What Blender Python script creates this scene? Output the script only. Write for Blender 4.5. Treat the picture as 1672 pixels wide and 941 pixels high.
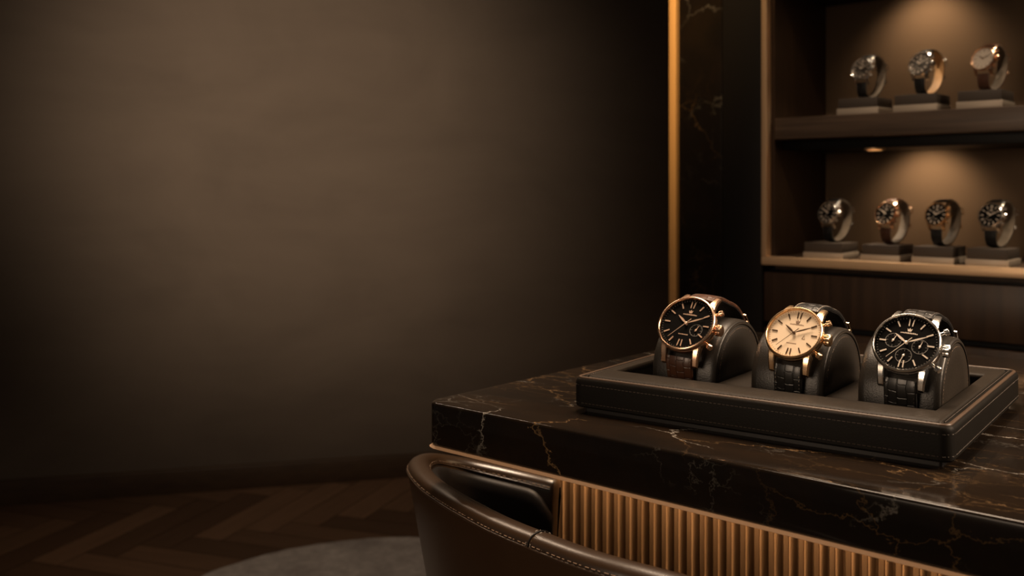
import bpy, bmesh, math, random
from mathutils import Vector, Matrix
random.seed(7)
PI = math.pi
sc = bpy.context.scene
COL = sc.collection
for o in list(bpy.data.objects):
    bpy.data.objects.remove(o, do_unlink=True)

# ------------------------------------------------------------------ camera
F = 1600.0          # focal length in photograph pixels
CX, HY = 836.0, 312.0
CAMZ = 0.92
cam_d = bpy.data.cameras.new('camera')
cam = bpy.data.objects.new('camera', cam_d)
COL.objects.link(cam)
cam.location = (0, 0, CAMZ)
cam.rotation_euler = (PI / 2, 0, 0)
cam_d.sensor_width = 36
cam_d.sensor_fit = 'HORIZONTAL'
cam_d.lens = 36 * F / 1672
cam_d.shift_y = -(470.5 - HY) / 1672
cam_d.clip_start = 0.02
cam_d.dof.use_dof = True
cam_d.dof.focus_distance = 0.70
cam_d.dof.aperture_fstop = 9.0
sc.camera = cam


def at(px, py, H):
    """point H metres below the eye seen at a pixel"""
    Y = F * H / (py - HY)
    return Vector(((px - CX) / F * Y, Y, CAMZ - H))


# ------------------------------------------------------------------ materials
class NT:
    def __init__(s, name):
        s.m = bpy.data.materials.new(name)
        s.m.use_nodes = True
        s.t = s.m.node_tree
        s.b = s.t.nodes['Principled BSDF']

    def n(s, kind, **kw):
        nd = s.t.nodes.new(kind)
        for k, v in kw.items():
            if k.startswith('i_'):
                nd.inputs[k[2:].replace('_', ' ')].default_value = v
            else:
                setattr(nd, k, v)
        return nd

    def l(s, a, b):
        s.t.links.new(a, b)

    def ramp(s, fac, stops, interp='LINEAR'):
        r = s.n('ShaderNodeValToRGB')
        r.color_ramp.interpolation = interp
        els = r.color_ramp.elements
        while len(els) < len(stops):
            els.new(0.5)
        for e, (p, c) in zip(els, stops):
            e.position = p
            e.color = (c[0], c[1], c[2], 1) if not isinstance(c, (int, float)) else (c, c, c, 1)
        s.l(fac, r.inputs['Fac'])
        return r.outputs['Color']

    def mix(s, fac, a, b, mode='MIX'):
        m = s.n('ShaderNodeMix', data_type='RGBA', blend_type=mode)
        if isinstance(fac, (int, float)):
            m.inputs[0].default_value = fac
        else:
            s.l(fac, m.inputs[0])
        for v, i in ((a, 6), (b, 7)):
            if isinstance(v, (tuple, list)):
                m.inputs[i].default_value = (v[0], v[1], v[2], 1)
            else:
                s.l(v, m.inputs[i])
        return m.outputs[2]

    def coords(s, scale=(1, 1, 1), rot=(0, 0, 0), which='Object', loc=(0, 0, 0)):
        tc = s.n('ShaderNodeTexCoord')
        mp = s.n('ShaderNodeMapping')
        mp.inputs['Scale'].default_value = scale
        mp.inputs['Rotation'].default_value = rot
        mp.inputs['Location'].default_value = loc
        s.l(tc.outputs[which], mp.inputs['Vector'])
        return mp.outputs['Vector']

    def noise(s, vec, scale, detail=3, rough=0.5, dist=0.0, col=False):
        nz = s.n('ShaderNodeTexNoise')
        nz.inputs['Scale'].default_value = scale
        nz.inputs['Detail'].default_value = detail
        nz.inputs['Roughness'].default_value = rough
        nz.inputs['Distortion'].default_value = dist
        s.l(vec, nz.inputs['Vector'])
        return nz.outputs['Color' if col else 'Fac']

    def bump(s, h, strength=0.3, dist=0.001):
        b = s.n('ShaderNodeBump')
        b.inputs['Strength'].default_value = strength
        b.inputs['Distance'].default_value = dist
        s.l(h, b.inputs['Height'])
        s.l(b.outputs['Normal'], s.b.inputs['Normal'])
        return b

    def set(s, col=None, rough=None, metal=None, spec=None, coat=None):
        if col is not None:
            if isinstance(col, (tuple, list)):
                s.b.inputs['Base Color'].default_value = (col[0], col[1], col[2], 1)
            else:
                s.l(col, s.b.inputs['Base Color'])
        if rough is not None:
            if isinstance(rough, (int, float)):
                s.b.inputs['Roughness'].default_value = rough
            else:
                s.l(rough, s.b.inputs['Roughness'])
        if metal is not None:
            s.b.inputs['Metallic'].default_value = metal
        if spec is not None:
            s.b.inputs['Specular IOR Level'].default_value = spec
        if coat is not None:
            s.b.inputs['Coat Weight'].default_value = coat
        return s


def plain(name, col, rough=0.5, metal=0.0, spec=0.5, nscale=0, bump=0.0):
    t = NT(name).set(col, rough, metal, spec)
    if nscale:
        v = t.coords()
        t.bump(t.noise(v, nscale, 3), bump, 0.0006)
    return t.m


def leather(name, col, rough=0.42, grain=900, strength=0.25, spec=0.5, vary=0.25):
    t = NT(name)
    v = t.coords()
    big = t.noise(v, 18, 3)
    c = t.mix(big, [x * (1 - vary) for x in col], [x * (1 + vary) for x in col])
    t.set(c, rough, 0, spec)
    vo = t.n('ShaderNodeTexVoronoi')
    vo.inputs['Scale'].default_value = grain
    t.l(v, vo.inputs['Vector'])
    nz = t.noise(v, grain * 0.6, 2)
    mx = t.mix(0.5, vo.outputs['Distance'], nz)
    t.bump(mx, strength, 0.0004)
    return t.m


def metal(name, col, rough=0.2, brushed=None, strength=0.1):
    t = NT(name).set(col, rough, 1.0)
    if brushed:
        v = t.coords(brushed)
        n = t.noise(v, 1.0, 2)
        t.bump(n, strength, 0.0003)
        rr = t.n('ShaderNodeMapRange')
        rr.inputs['To Min'].default_value = rough * 0.8
        rr.inputs['To Max'].default_value = rough * 1.3
        t.l(n, rr.inputs['Value'])
        t.l(rr.outputs['Result'], t.b.inputs['Roughness'])
    return t.m


def marble(name, scale=1.0, rough=0.1, gold=(0.24, 0.145, 0.068), white=(0.34, 0.31, 0.27), cloud=(0.014, 0.0085, 0.005),
           stretch=(1, 1, 1), rot=(0, 0, 0), amount=0.5, off=(0, 0, 0)):
    t = NT(name)
    v = t.coords(stretch, rot, loc=off)
    # warp the coordinates
    wn = t.noise(v, 16 * scale, 6, 0.7, col=True)
    sub = t.n('ShaderNodeVectorMath', operation='SUBTRACT')
    t.l(wn, sub.inputs[0]); sub.inputs[1].default_value = (0.5, 0.5, 0.5)
    scl = t.n('ShaderNodeVectorMath', operation='SCALE')
    t.l(sub.outputs[0], scl.inputs[0]); scl.inputs['Scale'].default_value = 0.055 / scale
    add = t.n('ShaderNodeVectorMath', operation='ADD')
    t.l(v, add.inputs[0]); t.l(scl.outputs[0], add.inputs[1])
    w = add.outputs[0]

    def vein(sc_, width, lo, hi, mscale):
        vo = t.n('ShaderNodeTexVoronoi', feature='DISTANCE_TO_EDGE')
        vo.inputs['Scale'].default_value = sc_
        t.l(w, vo.inputs['Vector'])
        line = t.ramp(vo.outputs['Distance'], [(0, 1.0), (width * 0.35, 0.55), (width, 0.0)])
        mask = t.ramp(t.noise(v, mscale, 3), [(lo, 0.0), (hi, 1.0)])
        m = t.n('ShaderNodeMath', operation='MULTIPLY')
        t.l(line, m.inputs[0]); t.l(mask, m.inputs[1])
        return m.outputs[0]
    clouds = t.ramp(t.noise(w, 9 * scale, 6, 0.65), [(0.42, 0.0), (0.75, 1.0)])
    c = t.mix(clouds, (0.0065, 0.005, 0.004), cloud)
    fine = vein(40 * scale, 0.022, 0.54, 0.72, 11 * scale)
    c = t.mix(fine, c, [x * 0.35 * amount * 2 for x in white])
    strand = vein(23 * scale, 0.016, 0.42, 0.58, 5 * scale)
    c = t.mix(strand, c, [x * 0.28 * amount * 2 for x in gold])
    g = vein(11 * scale, 0.011, 0.47, 0.64, 8 * scale)
    c = t.mix(g, c, [x * amount * 2 for x in gold])
    wv = vein(7 * scale, 0.0065, 0.48, 0.64, 7 * scale)
    c = t.mix(wv, c, [x * amount * 2 for x in white])
    t.set(c, rough, 0, 0.12)
    return t.m


def wood(name, a, b, grain=(3, 60, 60), rough=0.4, spec=0.4):
    t = NT(name)
    v = t.coords(grain)
    n1 = t.noise(v, 1.0, 5, 0.6, 0.6)
    c = t.mix(t.ramp(n1, [(0.3, 0.0), (0.7, 1.0)]), a, b)
    t.set(c, rough, 0, spec)
    t.bump(n1, 0.15, 0.0006)
    return t.m


def emit(name, col, s):
    t = NT(name)
    t.set((0.8, 0.8, 0.8), 0.5)
    t.b.inputs['Emission Color'].default_value = (*col, 1)
    t.b.inputs['Emission Strength'].default_value = s
    return t.m


WARM = (1.0, 0.62, 0.32)
M = {}
M['marble'] = marble('dark_brown_marble', 1.0, 0.09, stretch=(0.8, 1.7, 1.0), amount=0.36, off=(0.37, 0.2, 0.13))
M['marble_wall'] = marble('dark_wall_marble', 0.75, 0.25, amount=0.16, off=(0.3, 0.1, 0.4), cloud=(0.012, 0.008, 0.005))
M['bronze'] = plain('satin_bronze', (0.62, 0.42, 0.25), 0.38, 0.45, 0.5)
M['trim_bronze'] = plain('satin_copper_trim', (0.95, 0.60, 0.36), 0.4, 0.1)
M['brass'] = None
M['slat_wood'] = wood('bronze_stained_slats', (0.155, 0.086, 0.042), (0.25, 0.145, 0.077), (55, 55, 4), 0.36, 0.5)
M['dark_wood'] = wood('dark_walnut', (0.018, 0.0095, 0.005), (0.042, 0.022, 0.011), (70, 70, 3), 0.42, 0.4)
M['shelf_wood'] = wood('dark_walnut_shelf', (0.034, 0.022, 0.015), (0.085, 0.056, 0.037), (4, 60, 90), 0.4, 0.4)
M['black_panel'] = plain('black_lacquer_panel', (0.005, 0.004, 0.0035), 0.5, 0, 0.2)
M['suede'] = plain('brown_suede_lining', (0.125, 0.085, 0.054), 0.85, 0, 0.2, 700, 0.15)
M['tray_leather'] = leather('charcoal_brown_leather', (0.0165, 0.0130, 0.0098), 0.50, 900, 0.4, 0.07, 0.4)
M['tray_dark'] = leather('near_black_leather', (0.006, 0.005, 0.004), 0.5, 1100, 0.2, 0.05)
M['tray_piping'] = leather('brown_piping_leather', (0.050, 0.030, 0.018), 0.42, 1100, 0.2, 0.3)
M['pillow_leather'] = leather('soft_black_leather', (0.014, 0.0115, 0.009), 0.38, 1000, 0.30, 0.30)
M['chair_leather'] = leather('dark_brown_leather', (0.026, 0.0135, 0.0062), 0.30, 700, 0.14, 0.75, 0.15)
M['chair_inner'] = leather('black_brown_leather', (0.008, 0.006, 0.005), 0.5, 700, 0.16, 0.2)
M['thread'] = plain('brown_thread', (0.16, 0.10, 0.06), 0.7)
M['thread_pale'] = plain('pale_thread', (0.30, 0.25, 0.20), 0.7)
M['thread_dark'] = plain('dark_thread', (0.05, 0.035, 0.025), 0.7)
M['rose'] = metal('polished_rose_gold', (0.88, 0.57, 0.38), 0.25)
M['gold'] = metal('polished_yellow_gold', (0.90, 0.62, 0.37), 0.25)
M['steel'] = metal('polished_steel', (0.74, 0.71, 0.67), 0.21)
M['dial_black'] = plain('black_lacquer_dial', (0.0035, 0.0032, 0.003), 0.6, 0, 0.03)
M['dial_grey'] = metal('sunray_grey_dial', (0.24, 0.22, 0.20), 0.38)
M['dial_cream'] = plain('champagne_dial', (0.78, 0.62, 0.44), 0.45, 0, 0.4)
M['dial_silver'] = plain('silver_white_dial', (0.55, 0.48, 0.40), 0.4, 0.3, 0.4)
M['mark_pale'] = plain('pale_applied_markers', (0.86, 0.74, 0.62), 0.3, 0.35)
M['mark_rose'] = plain('rose_applied_markers', (0.80, 0.55, 0.40), 0.3, 0.5)
M['mark_dark'] = plain('dark_bronze_markers', (0.10, 0.055, 0.028), 0.3, 0.5)
M['print_grey'] = plain('grey_dial_print', (0.13, 0.118, 0.105), 0.6)
M['print_brown'] = plain('brown_dial_print', (0.22, 0.13, 0.075), 0.6)
M['lining_grey'] = leather('taupe_strap_lining', (0.11, 0.086, 0.062), 0.6, 1500, 0.1)
M['lining_tan'] = leather('tan_strap_lining', (0.50, 0.29, 0.13), 0.6, 1500, 0.1)
M['plinth_dark'] = plain('matt_umber_block', (0.045, 0.034, 0.026), 0.6, 0, 0.3, 400, 0.05)
M['plinth_metal'] = plain('satin_champagne_base', (0.34, 0.285, 0.225), 0.45, 0.25, 0.4)
M['lens'] = emit('warm_lamp_lens', WARM, 14)
M['led'] = emit('warm_led_strip', (1.0, 0.6, 0.3), 1.5)


def strap_mat(name, a, rough=0.32):
    t = NT(name)
    v = t.coords((1, 1, 1), which='UV')
    br = t.n('ShaderNodeTexBrick')
    br.offset = 0.5
    br.inputs['Scale'].default_value = 1.0
    br.inputs['Brick Width'].default_value = 0.0088
    br.inputs['Row Height'].default_value = 0.0062
    br.inputs['Mortar Size'].default_value = 0.0006
    br.inputs['Mortar Smooth'].default_value = 0.9
    nz = t.noise(v, 120, 2, col=True)
    sb = t.n('ShaderNodeVectorMath', operation='SUBTRACT'); t.l(nz, sb.inputs[0]); sb.inputs[1].default_value = (0.5, 0.5, 0.5)
    s2 = t.n('ShaderNodeVectorMath', operation='SCALE'); t.l(sb.outputs[0], s2.inputs[0]); s2.inputs['Scale'].default_value = 0.003
    ad = t.n('ShaderNodeVectorMath', operation='ADD'); t.l(v, ad.inputs[0]); t.l(s2.outputs[0], ad.inputs[1])
    t.l(ad.outputs[0], br.inputs['Vector'])
    c = t.mix(br.outputs['Fac'], a, [x * 0.6 for x in a])
    t.set(c, rough, 0, 0.5)
    inv = t.n('ShaderNodeMath', operation='SUBTRACT'); inv.inputs[0].default_value = 1.0
    t.l(br.outputs['Fac'], inv.inputs[1])
    t.bump(inv.outputs[0], 0.45, 0.0006)
    return t.m


M['strap_black'] = strap_mat('black_croc_leather', (0.007, 0.0065, 0.006), 0.36)
M['strap_brown'] = strap_mat('brown_croc_leather', (0.050, 0.019, 0.009), 0.36)


def glass_mat():
    t = NT('sapphire_crystal')
    t.t.nodes.remove(t.b)
    out = [n for n in t.t.nodes if n.type == 'OUTPUT_MATERIAL'][0]
    tr = t.n('ShaderNodeBsdfTransparent')
    gl = t.n('ShaderNodeBsdfGlossy'); gl.inputs['Roughness'].default_value = 0.03
    lw = t.n('ShaderNodeLayerWeight'); lw.inputs['Blend'].default_value = 0.5
    pw = t.n('ShaderNodeMath', operation='POWER'); t.l(lw.outputs['Facing'], pw.inputs[0]); pw.inputs[1].default_value = 5.0
    ma = t.n('ShaderNodeMath', operation='MULTIPLY_ADD'); t.l(pw.outputs[0], ma.inputs[0]); ma.inputs[1].default_value = 0.9; ma.inputs[2].default_value = 0.02
    ge = t.n('ShaderNodeNewGeometry')
    iv = t.n('ShaderNodeMath', operation='SUBTRACT'); iv.inputs[0].default_value = 1.0; t.l(ge.outputs['Backfacing'], iv.inputs[1])
    fm = t.n('ShaderNodeMath', operation='MULTIPLY'); t.l(ma.outputs[0], fm.inputs[0]); t.l(iv.outputs[0], fm.inputs[1])
    mx = t.n('ShaderNodeMixShader')
    t.l(fm.outputs[0], mx.inputs[0]); t.l(tr.outputs[0], mx.inputs[1]); t.l(gl.outputs[0], mx.inputs[2])
    t.l(mx.outputs[0], out.inputs['Surface'])
    return t.m


M['crystal'] = glass_mat()


def brass_mat():
    t = NT('satin_brass_strip').set((0.95, 0.56, 0.22), 0.5, 0.5, 0.5)
    return t.m


M['brass'] = brass_mat()


def wall_mat():
    t = NT('umber_limewash_plaster')
    v = t.coords((1, 1, 1.6))
    a = t.noise(v, 1.5, 5, 0.6, 0.8)
    b = t.noise(t.coords((0.7, 0.7, 4.0), (0, 0.35, 0)), 2.2, 5, 0.65, 0.6)
    c = t.mix(t.ramp(a, [(0.3, 0.0), (0.7, 1.0)]), (0.120, 0.090, 0.067), (0.160, 0.121, 0.090))
    c = t.mix(t.ramp(b, [(0.35, 0.0), (0.75, 0.35)]), c, (0.175, 0.135, 0.098))
    t.set(c, 0.8, 0, 0.25)
    t.bump(t.noise(v, 28, 5), 0.12, 0.004)
    return t.m


M['plaster'] = wall_mat()
M['ceiling'] = plain('dark_umber_ceiling', (0.05, 0.04, 0.03), 0.9)
M['baseboard'] = wood('walnut_baseboard', (0.050, 0.026, 0.012), (0.075, 0.04, 0.018), (4, 60, 60), 0.5)


def floor_mat():
    t = NT('walnut_herringbone')
    at_ = t.n('ShaderNodeAttribute', attribute_name='tone')
    v = t.coords((1, 1, 1), which='UV')
    mp = t.n('ShaderNodeMapping'); mp.inputs['Scale'].default_value = (5, 70, 1)
    t.l(v, mp.inputs['Vector'])
    g = t.noise(mp.outputs[0], 1.0, 5, 0.6, 0.5)
    c = t.mix(at_.outputs['Fac'], (0.085, 0.043, 0.022), (0.200, 0.108, 0.058))
    c = t.mix(t.ramp(g, [(0.3, 0.0), (0.75, 0.45)]), c, (0.05, 0.025, 0.012))
    t.set(c, 0.42, 0, 0.4)
    t.bump(g, 0.08, 0.001)
    return t.m


M['floor'] = floor_mat()
M['floor_gap'] = plain('dark_floor_joint', (0.015, 0.009, 0.006), 0.8)


def rug_mat():
    t = NT('mottled_grey_wool')
    v = t.coords()
    a = t.noise(v, 9, 4, 0.6)
    b = t.noise(v, 45, 3, 0.7)
    c = t.mix(t.ramp(a, [(0.35, 0.0), (0.65, 1.0)]), (0.40, 0.345, 0.31), (0.70, 0.62, 0.55))
    c = t.mix(t.ramp(b, [(0.3, 0.0), (0.7, 0.6)]), c, (0.30, 0.255, 0.225))
    t.set(c, 0.95, 0, 0.1)
    t.bump(t.noise(v, 260, 3), 0.8, 0.006)
    return t.m


M['rug'] = rug_mat()


# ------------------------------------------------------------------ mesh builder
class B:
    def __init__(s):
        s.v = []; s.f = []; s.uv = {}

    def add(s, verts, faces, mat=None):
        k = len(s.v)
        for p in verts:
            p = Vector(p)
            s.v.append(mat @ p if mat is not None else p)
        for f in faces:
            s.f.append([i + k for i in f])
        return k

    def box(s, x0, x1, y0, y1, z0, z1, bev=0.0, seg=2, mat=None):
        bm = bmesh.new()
        bmesh.ops.create_cube(bm, size=1)
        for v in bm.verts:
            v.co = Vector((x0 + (v.co.x + .5) * (x1 - x0), y0 + (v.co.y + .5) * (y1 - y0), z0 + (v.co.z + .5) * (z1 - z0)))
        if bev:
            bmesh.ops.bevel(bm, geom=bm.edges[:], offset=bev, segments=seg, profile=0.5, affect='EDGES')
        bm.verts.index_update()
        s.add([v.co.copy() for v in bm.verts], [[v.index for v in f.verts] for f in bm.faces], mat)
        bm.free()
        return s

    def loft(s, rings, close_ring=True, close_path=False, cap0=True, cap1=True, mat=None):
        n = len(rings[0]); m = len(rings)
        verts = [p for r in rings for p in r]
        faces = []
        for i in range(m if close_path else m - 1):
            j = (i + 1) % m
            for k in range(n if close_ring else n - 1):
                l = (k + 1) % n
                faces.append([i * n + k, i * n + l, j * n + l, j * n + k])
        if not close_path and close_ring:
            if cap0: faces.append(list(range(n))[::-1])
            if cap1: faces.append([(m - 1) * n + k for k in range(n)])
        s.add(verts, faces, mat)
        return s

    def lathe(s, prof, seg=64, mat=None, closed=False, cap0=False, cap1=False, flute=None):
        """profile of (r, z) about +Z; closed: the profile is a loop"""
        rings = []
        for r, z in prof:
            ring = []
            for k in range(seg):
                a = 2 * PI * k / seg
                rr = r
                if flute and flute[0](r, z):
                    rr = r * (1 + flute[1] * (1 if k % 2 else 0))
                ring.append((rr * math.cos(a), rr * math.sin(a), z))
            rings.append(ring)
        s.loft(rings, True, closed, cap0, cap1, mat)
        return s

    def tube(s, path, r, seg=8, closed=False, mat=None):
        path = [Vector(p) for p in path]
        n = len(path)
        rings = []
        up = None
        for i in range(n):
            a = path[(i - 1) % n] if (closed or i > 0) else path[i]
            b = path[(i + 1) % n] if (closed or i < n - 1) else path[i]
            t = (b - a)
            if t.length < 1e-9: t = Vector((0, 0, 1))
            t.normalize()
            if up is None:
                up = Vector((0, 0, 1)) if abs(t.z) < 0.9 else Vector((1, 0, 0))
            x = up - t * up.dot(t)
            if x.length < 1e-6: x = t.orthogonal()
            x.normalize(); up = x
            y = t.cross(x)
            rings.append([path[i] + (x * math.cos(2 * PI * k / seg) + y * math.sin(2 * PI * k / seg)) * r for k in range(seg)])
        s.loft(rings, True, closed, True, True, mat)
        return s

    def build(s, name, mat, parent=None, sharp=35, uv=None, label=None, attr=None):
        me = bpy.data.meshes.new(name)
        me.from_pydata([tuple(p) for p in s.v], [], s.f)
        bm = bmesh.new(); bm.from_mesh(me)
        bmesh.ops.recalc_face_normals(bm, faces=bm.faces[:])
        bm.to_mesh(me); bm.free()
        if uv:
            lay = me.uv_layers.new(name='UVMap')
            for lp in me.loops:
                lay.data[lp.index].uv = uv[lp.vertex_index]
        if attr:
            a = me.attributes.new(attr[0], 'FLOAT', 'POINT')
            for i, x in enumerate(attr[1]): a.data[i].value = x
        for p in me.polygons: p.use_smooth = True
        me.set_sharp_from_angle(angle=math.radians(sharp))
        me.materials.append(mat)
        o = bpy.data.objects.new(name, me)
        COL.objects.link(o)
        if parent is not None: o.parent = parent
        if label: o['label'] = label
        return o


def thing(name, label, cat, loc=(0, 0, 0), rotz=0.0, group=None):
    o = bpy.data.objects.new(name, None)
    COL.objects.link(o)
    o.empty_display_size = 0.02
    o.location = loc; o.rotation_euler = (0, 0, rotz)
    o['label'] = label; o['category'] = cat
    if group: o['group'] = group
    return o


def structure(o, label=None):
    o['kind'] = 'structure'
    if label:
        o['label'] = label
    return o


def catmull(pts, n=8, closed=False):
    pts = [Vector(p) for p in pts]
    out = []
    m = len(pts)
    for i in range(m if closed else m - 1):
        p0 = pts[(i - 1) % m] if (closed or i > 0) else pts[i] * 2 - pts[i + 1]
        p1 = pts[i]; p2 = pts[(i + 1) % m]
        p3 = pts[(i + 2) % m] if (closed or i + 2 < m) else p2 * 2 - p1
        for k in range(n):
            t = k / n
            out.append(0.5 * ((2 * p1) + (p2 - p0) * t + (2 * p0 - 5 * p1 + 4 * p2 - p3) * t * t + (3 * p1 - p0 - 3 * p2 + p3) * t ** 3))
    if not closed: out.append(pts[-1].copy())
    return out


def rrect(x0, x1, y0, y1, r, z, n=6):
    r = max(r, 0.0002)
    out = []
    for cx, cy, a0 in ((x1 - r, y1 - r, 0), (x0 + r, y1 - r, PI / 2), (x0 + r, y0 + r, PI), (x1 - r, y0 + r, 1.5 * PI)):
        for k in range(n + 1):
            a = a0 + PI / 2 * k / n
            out.append(Vector((cx + r * math.cos(a), cy + r * math.sin(a), z)))
    return out


# ------------------------------------------------------------------ directions
D = Vector((1836, -1600, 0)).normalized()     # along the desk front and the shelves
P = Vector((-D.y, D.x, 0))                     # away from the viewer
U = Vector((2176, -1600, 0)).normalized()      # along the tray
Vv = Vector((-U.y, U.x, 0))
ROT_D = math.atan2(D.y, D.x)
ROT_U = math.atan2(U.y, U.x)
Zv = Vector((0, 0, 1))

# ------------------------------------------------------------------ setting
WB = Vector((0.543, 3.38, 0)); WD = Vector((1, 0.2496, 0)).normalized(); WN = Vector((WD.y, -WD.x, 0))


def wall_slab(b, origin, dirv, nrm, s0, s1, t0, t1, z0, z1):
    m = Matrix.Identity(4)
    m.col[0] = (*dirv, 0); m.col[1] = (*(-nrm), 0); m.col[2] = (0, 0, 1, 0); m.col[3] = (*origin, 1)
    b.box(s0, s1, t0, t1, z0, z1, mat=m)


b = B(); wall_slab(b, WB, WD, WN, -4.2, 2.2, 0, 0.1, 0, 2.7)
structure(b.build('wall_back', M['plaster']), 'dark umber limewashed plaster wall behind the marble desk')
b = B()
m = Matrix.Identity(4); m.col[0] = (*WD, 0); m.col[1] = (*(-WN), 0); m.col[2] = (0, 0, 1, 0); m.col[3] = (*WB, 1)
prof = [(-0.0005, 0.0), (-0.016, 0.0), (-0.016, 0.066), (-0.013, 0.072), (-0.0005, 0.073)]
b.loft([[(s_, y, z) for y, z in prof] for s_ in (-4.2, 2.2)], True, mat=m)
structure(b.build('baseboard_back', M['baseboard']), 'brown wooden baseboard along the plaster wall')
b = B(); b.box(-4.2, 3.2, -1.2, 4.3, 2.7, 2.75)
structure(b.build('ceiling', M['ceiling']))

# herringbone floor
b = B(); tones = []; uvs = []
L_, W_ = 0.46, 0.092
n_ = 5
ang = math.radians(-19)
ca, sa = math.cos(ang), math.sin(ang)


def plank(x, y, w, h, horizontal):
    g = 0.0012
    q = [(x + g, y + g), (x + w - g, y + g), (x + w - g, y + h - g), (x + g, y + h - g)]
    pts = [(px * ca - py * sa - 0.53, px * sa + py * ca + 2.69, 0.0) for px, py in q]
    cx = sum(p[0] for p in pts) / 4; cy = sum(p[1] for p in pts) / 4
    if not (-3.2 < cx < 2.2 and -0.7 < cy < 3.45): return
    if (Vector((cx, cy, 0)) - WB).dot(WN) < -0.15: return
    b.add(pts, [[0, 1, 2, 3]])
    t = random.random()
    tones.extend([t] * 4)
    ou = random.random() * 20; ov = random.random() * 20
    if horizontal: uvs.extend([(ou, ov), (ou + w, ov), (ou + w, ov + h), (ou, ov + h)])
    else: uvs.extend([(ou, ov), (ou, ov + w), (ou + h, ov + w), (ou + h, ov)])


for mm in range(-8, 9):
    for i in range(-55, 56):
        plank((i + 2 * n_ * mm) * W_, i * W_, L_, W_, True)
        plank((i + n_ + 2 * n_ * mm) * W_, (i + 1 - n_) * W_, W_, L_, False)
fl = structure(b.build('floor', M['floor'], uv=uvs, attr=('tone', tones)), 'dark brown herringbone wood floor')
b = B(); b.box(-3.6, 2.8, -1.0, 3.9, -0.05, -0.0015)
fb = b.build('joint_bed', M['floor_gap'], parent=fl)

# rug
b = B()
RC = Vector((-0.268, 2.027, 0)); RR = 0.55
rings = []
for r, z in ((RR, 0.0), (RR + 0.003, 0.004), (RR, 0.009), (RR * 0.985, 0.012), (RR * 0.93, 0.0125), (RR * 0.7, 0.0125), (RR * 0.4, 0.0125), (RR * 0.1, 0.0125)):
    ring = []
    for k in range(128):
        a = 2 * PI * k / 128
        j = random.uniform(-1, 1)
        rr = r + (0.003 * j if r >= RR * 0.98 else 0)
        ring.append((rr * math.cos(a), rr * math.sin(a), z + (0.0012 * random.random() if z > 0.01 else 0)))
    rings.append(ring)
b.loft(rings)
rug = b.build('round_rug', M['rug'], sharp=80)
rug.location = RC
rug['label'] = 'round mottled grey wool rug on the herringbone floor'; rug['category'] = 'rug'

# ------------------------------------------------------------------ display cabinet
P0 = Vector((0.459, 1.745, 0))
XR = 0.80
cab = thing('display_cabinet', 'dark wood watch display cabinet with lit shelves and bronze frame', 'cabinet', P0, ROT_D)
WROT = Matrix.Translation(P0) @ Matrix.Rotation(ROT_D, 4, 'Z')

b = B(); wall_slab(b, P0, D, -P, -0.208, 1.6, 0.264, 0.36, 0, 2.7)
structure(b.build('wall_right', M['plaster']), 'dark wall behind the display cabinet')

B().box(-0.0945, -0.0145, 0.0, 0.258, 0, 2.66, 0.0015).build('stile', M['black_panel'], cab)
fr = B()
fr.box(-0.0142, -0.0038, -0.005, 0.014, 0.803, 2.66, 0.0012)
fr.build('bronze_upright', M['bronze'], cab, label='bronze upright edging the shelves')
B().box(-0.0142, XR + 0.014, -0.005, 0.018, 0.7885, 0.8028, 0.0012).build('bronze_sill', M['bronze'], cab, label='bronze strip under the lower shelf')
B().box(-0.0140, 0.0, 0.0185, 0.258, 0.80, 2.66).build('side_panel', M['dark_wood'], cab)
B().box(XR, XR + 0.08, 0.0, 0.258, 0.0, 2.66, 0.0015).build('side_panel', M['dark_wood'], cab)
B().box(0.0005, XR - 0.0005, 0.240, 0.258, 0.804, 2.66).build('back_panel', M['suede'], cab)
B().box(0.0005, XR - 0.0005, 0.0185, 0.2395, 0.780, 0.802, 0.0008).build('shelf', M['shelf_wood'], cab)
for z in (1.012, 1.300):
    sh = B().box(0.003, XR - 0.001, 0.012, 0.2395, z, z + 0.038, 0.0015).build('shelf', M['shelf_wood'], cab)
    B().box(0.003, XR - 0.001, 0.045, 0.2390, z - 0.018, z - 0.0003, 0.001).build('light_rail', M['black_panel'], sh)
B().box(0.0005, XR - 0.0005, 0.0, 0.022, 1.345, 2.66, 0.0015).build('top_panel', M['dark_wood'], cab)
B().box(-0.0142, XR - 0.0005, 0.030, 0.258, 0.0, 0.7795).build('carcass', M['black_panel'], cab)
for z0, z1 in ((0.687, 0.776), (0.392, 0.676), (0.09, 0.381)):
    dr = B().box(-0.0135, XR - 0.001, 0.004, 0.0295, z0, z1, 0.0018).build('drawer', M['dark_wood'], cab)
SPOT_X = 0.20
lamps = []
for z, SX, SY in ((0.9935, 0.165, 0.060), (0.9935, 0.200, 0.150), (0.9935, 0.44, 0.060), (1.2815, 0.185, 0.060), (1.2815, 0.200, 0.150), (1.2815, 0.44, 0.060)):
    if SY > 0.1:
        lamps.append((WROT @ Vector((SX, SY, z - 0.006)), SY))
        continue
    dl = B()
    dl.lathe([(0.017, 0.0), (0.017, -0.0035), (0.0125, -0.0035), (0.012, -0.001)], 40, Matrix.Translation((SX, SY, z)), cap0=True)
    dl = dl.build('downlight', M['bronze'], cab, label='small round downlight under the shelf')
    ln = B().lathe([(0.0005, -0.0012), (0.012, -0.0012), (0.012, -0.0006), (0.0005, -0.0006)], 32, Matrix.Translation((SX, SY, z)), closed=True)
    ln.build('lens', M['lens'], dl)
    lamps.append((WROT @ Vector((SX, SY, z - 0.006)), SY))

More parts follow.
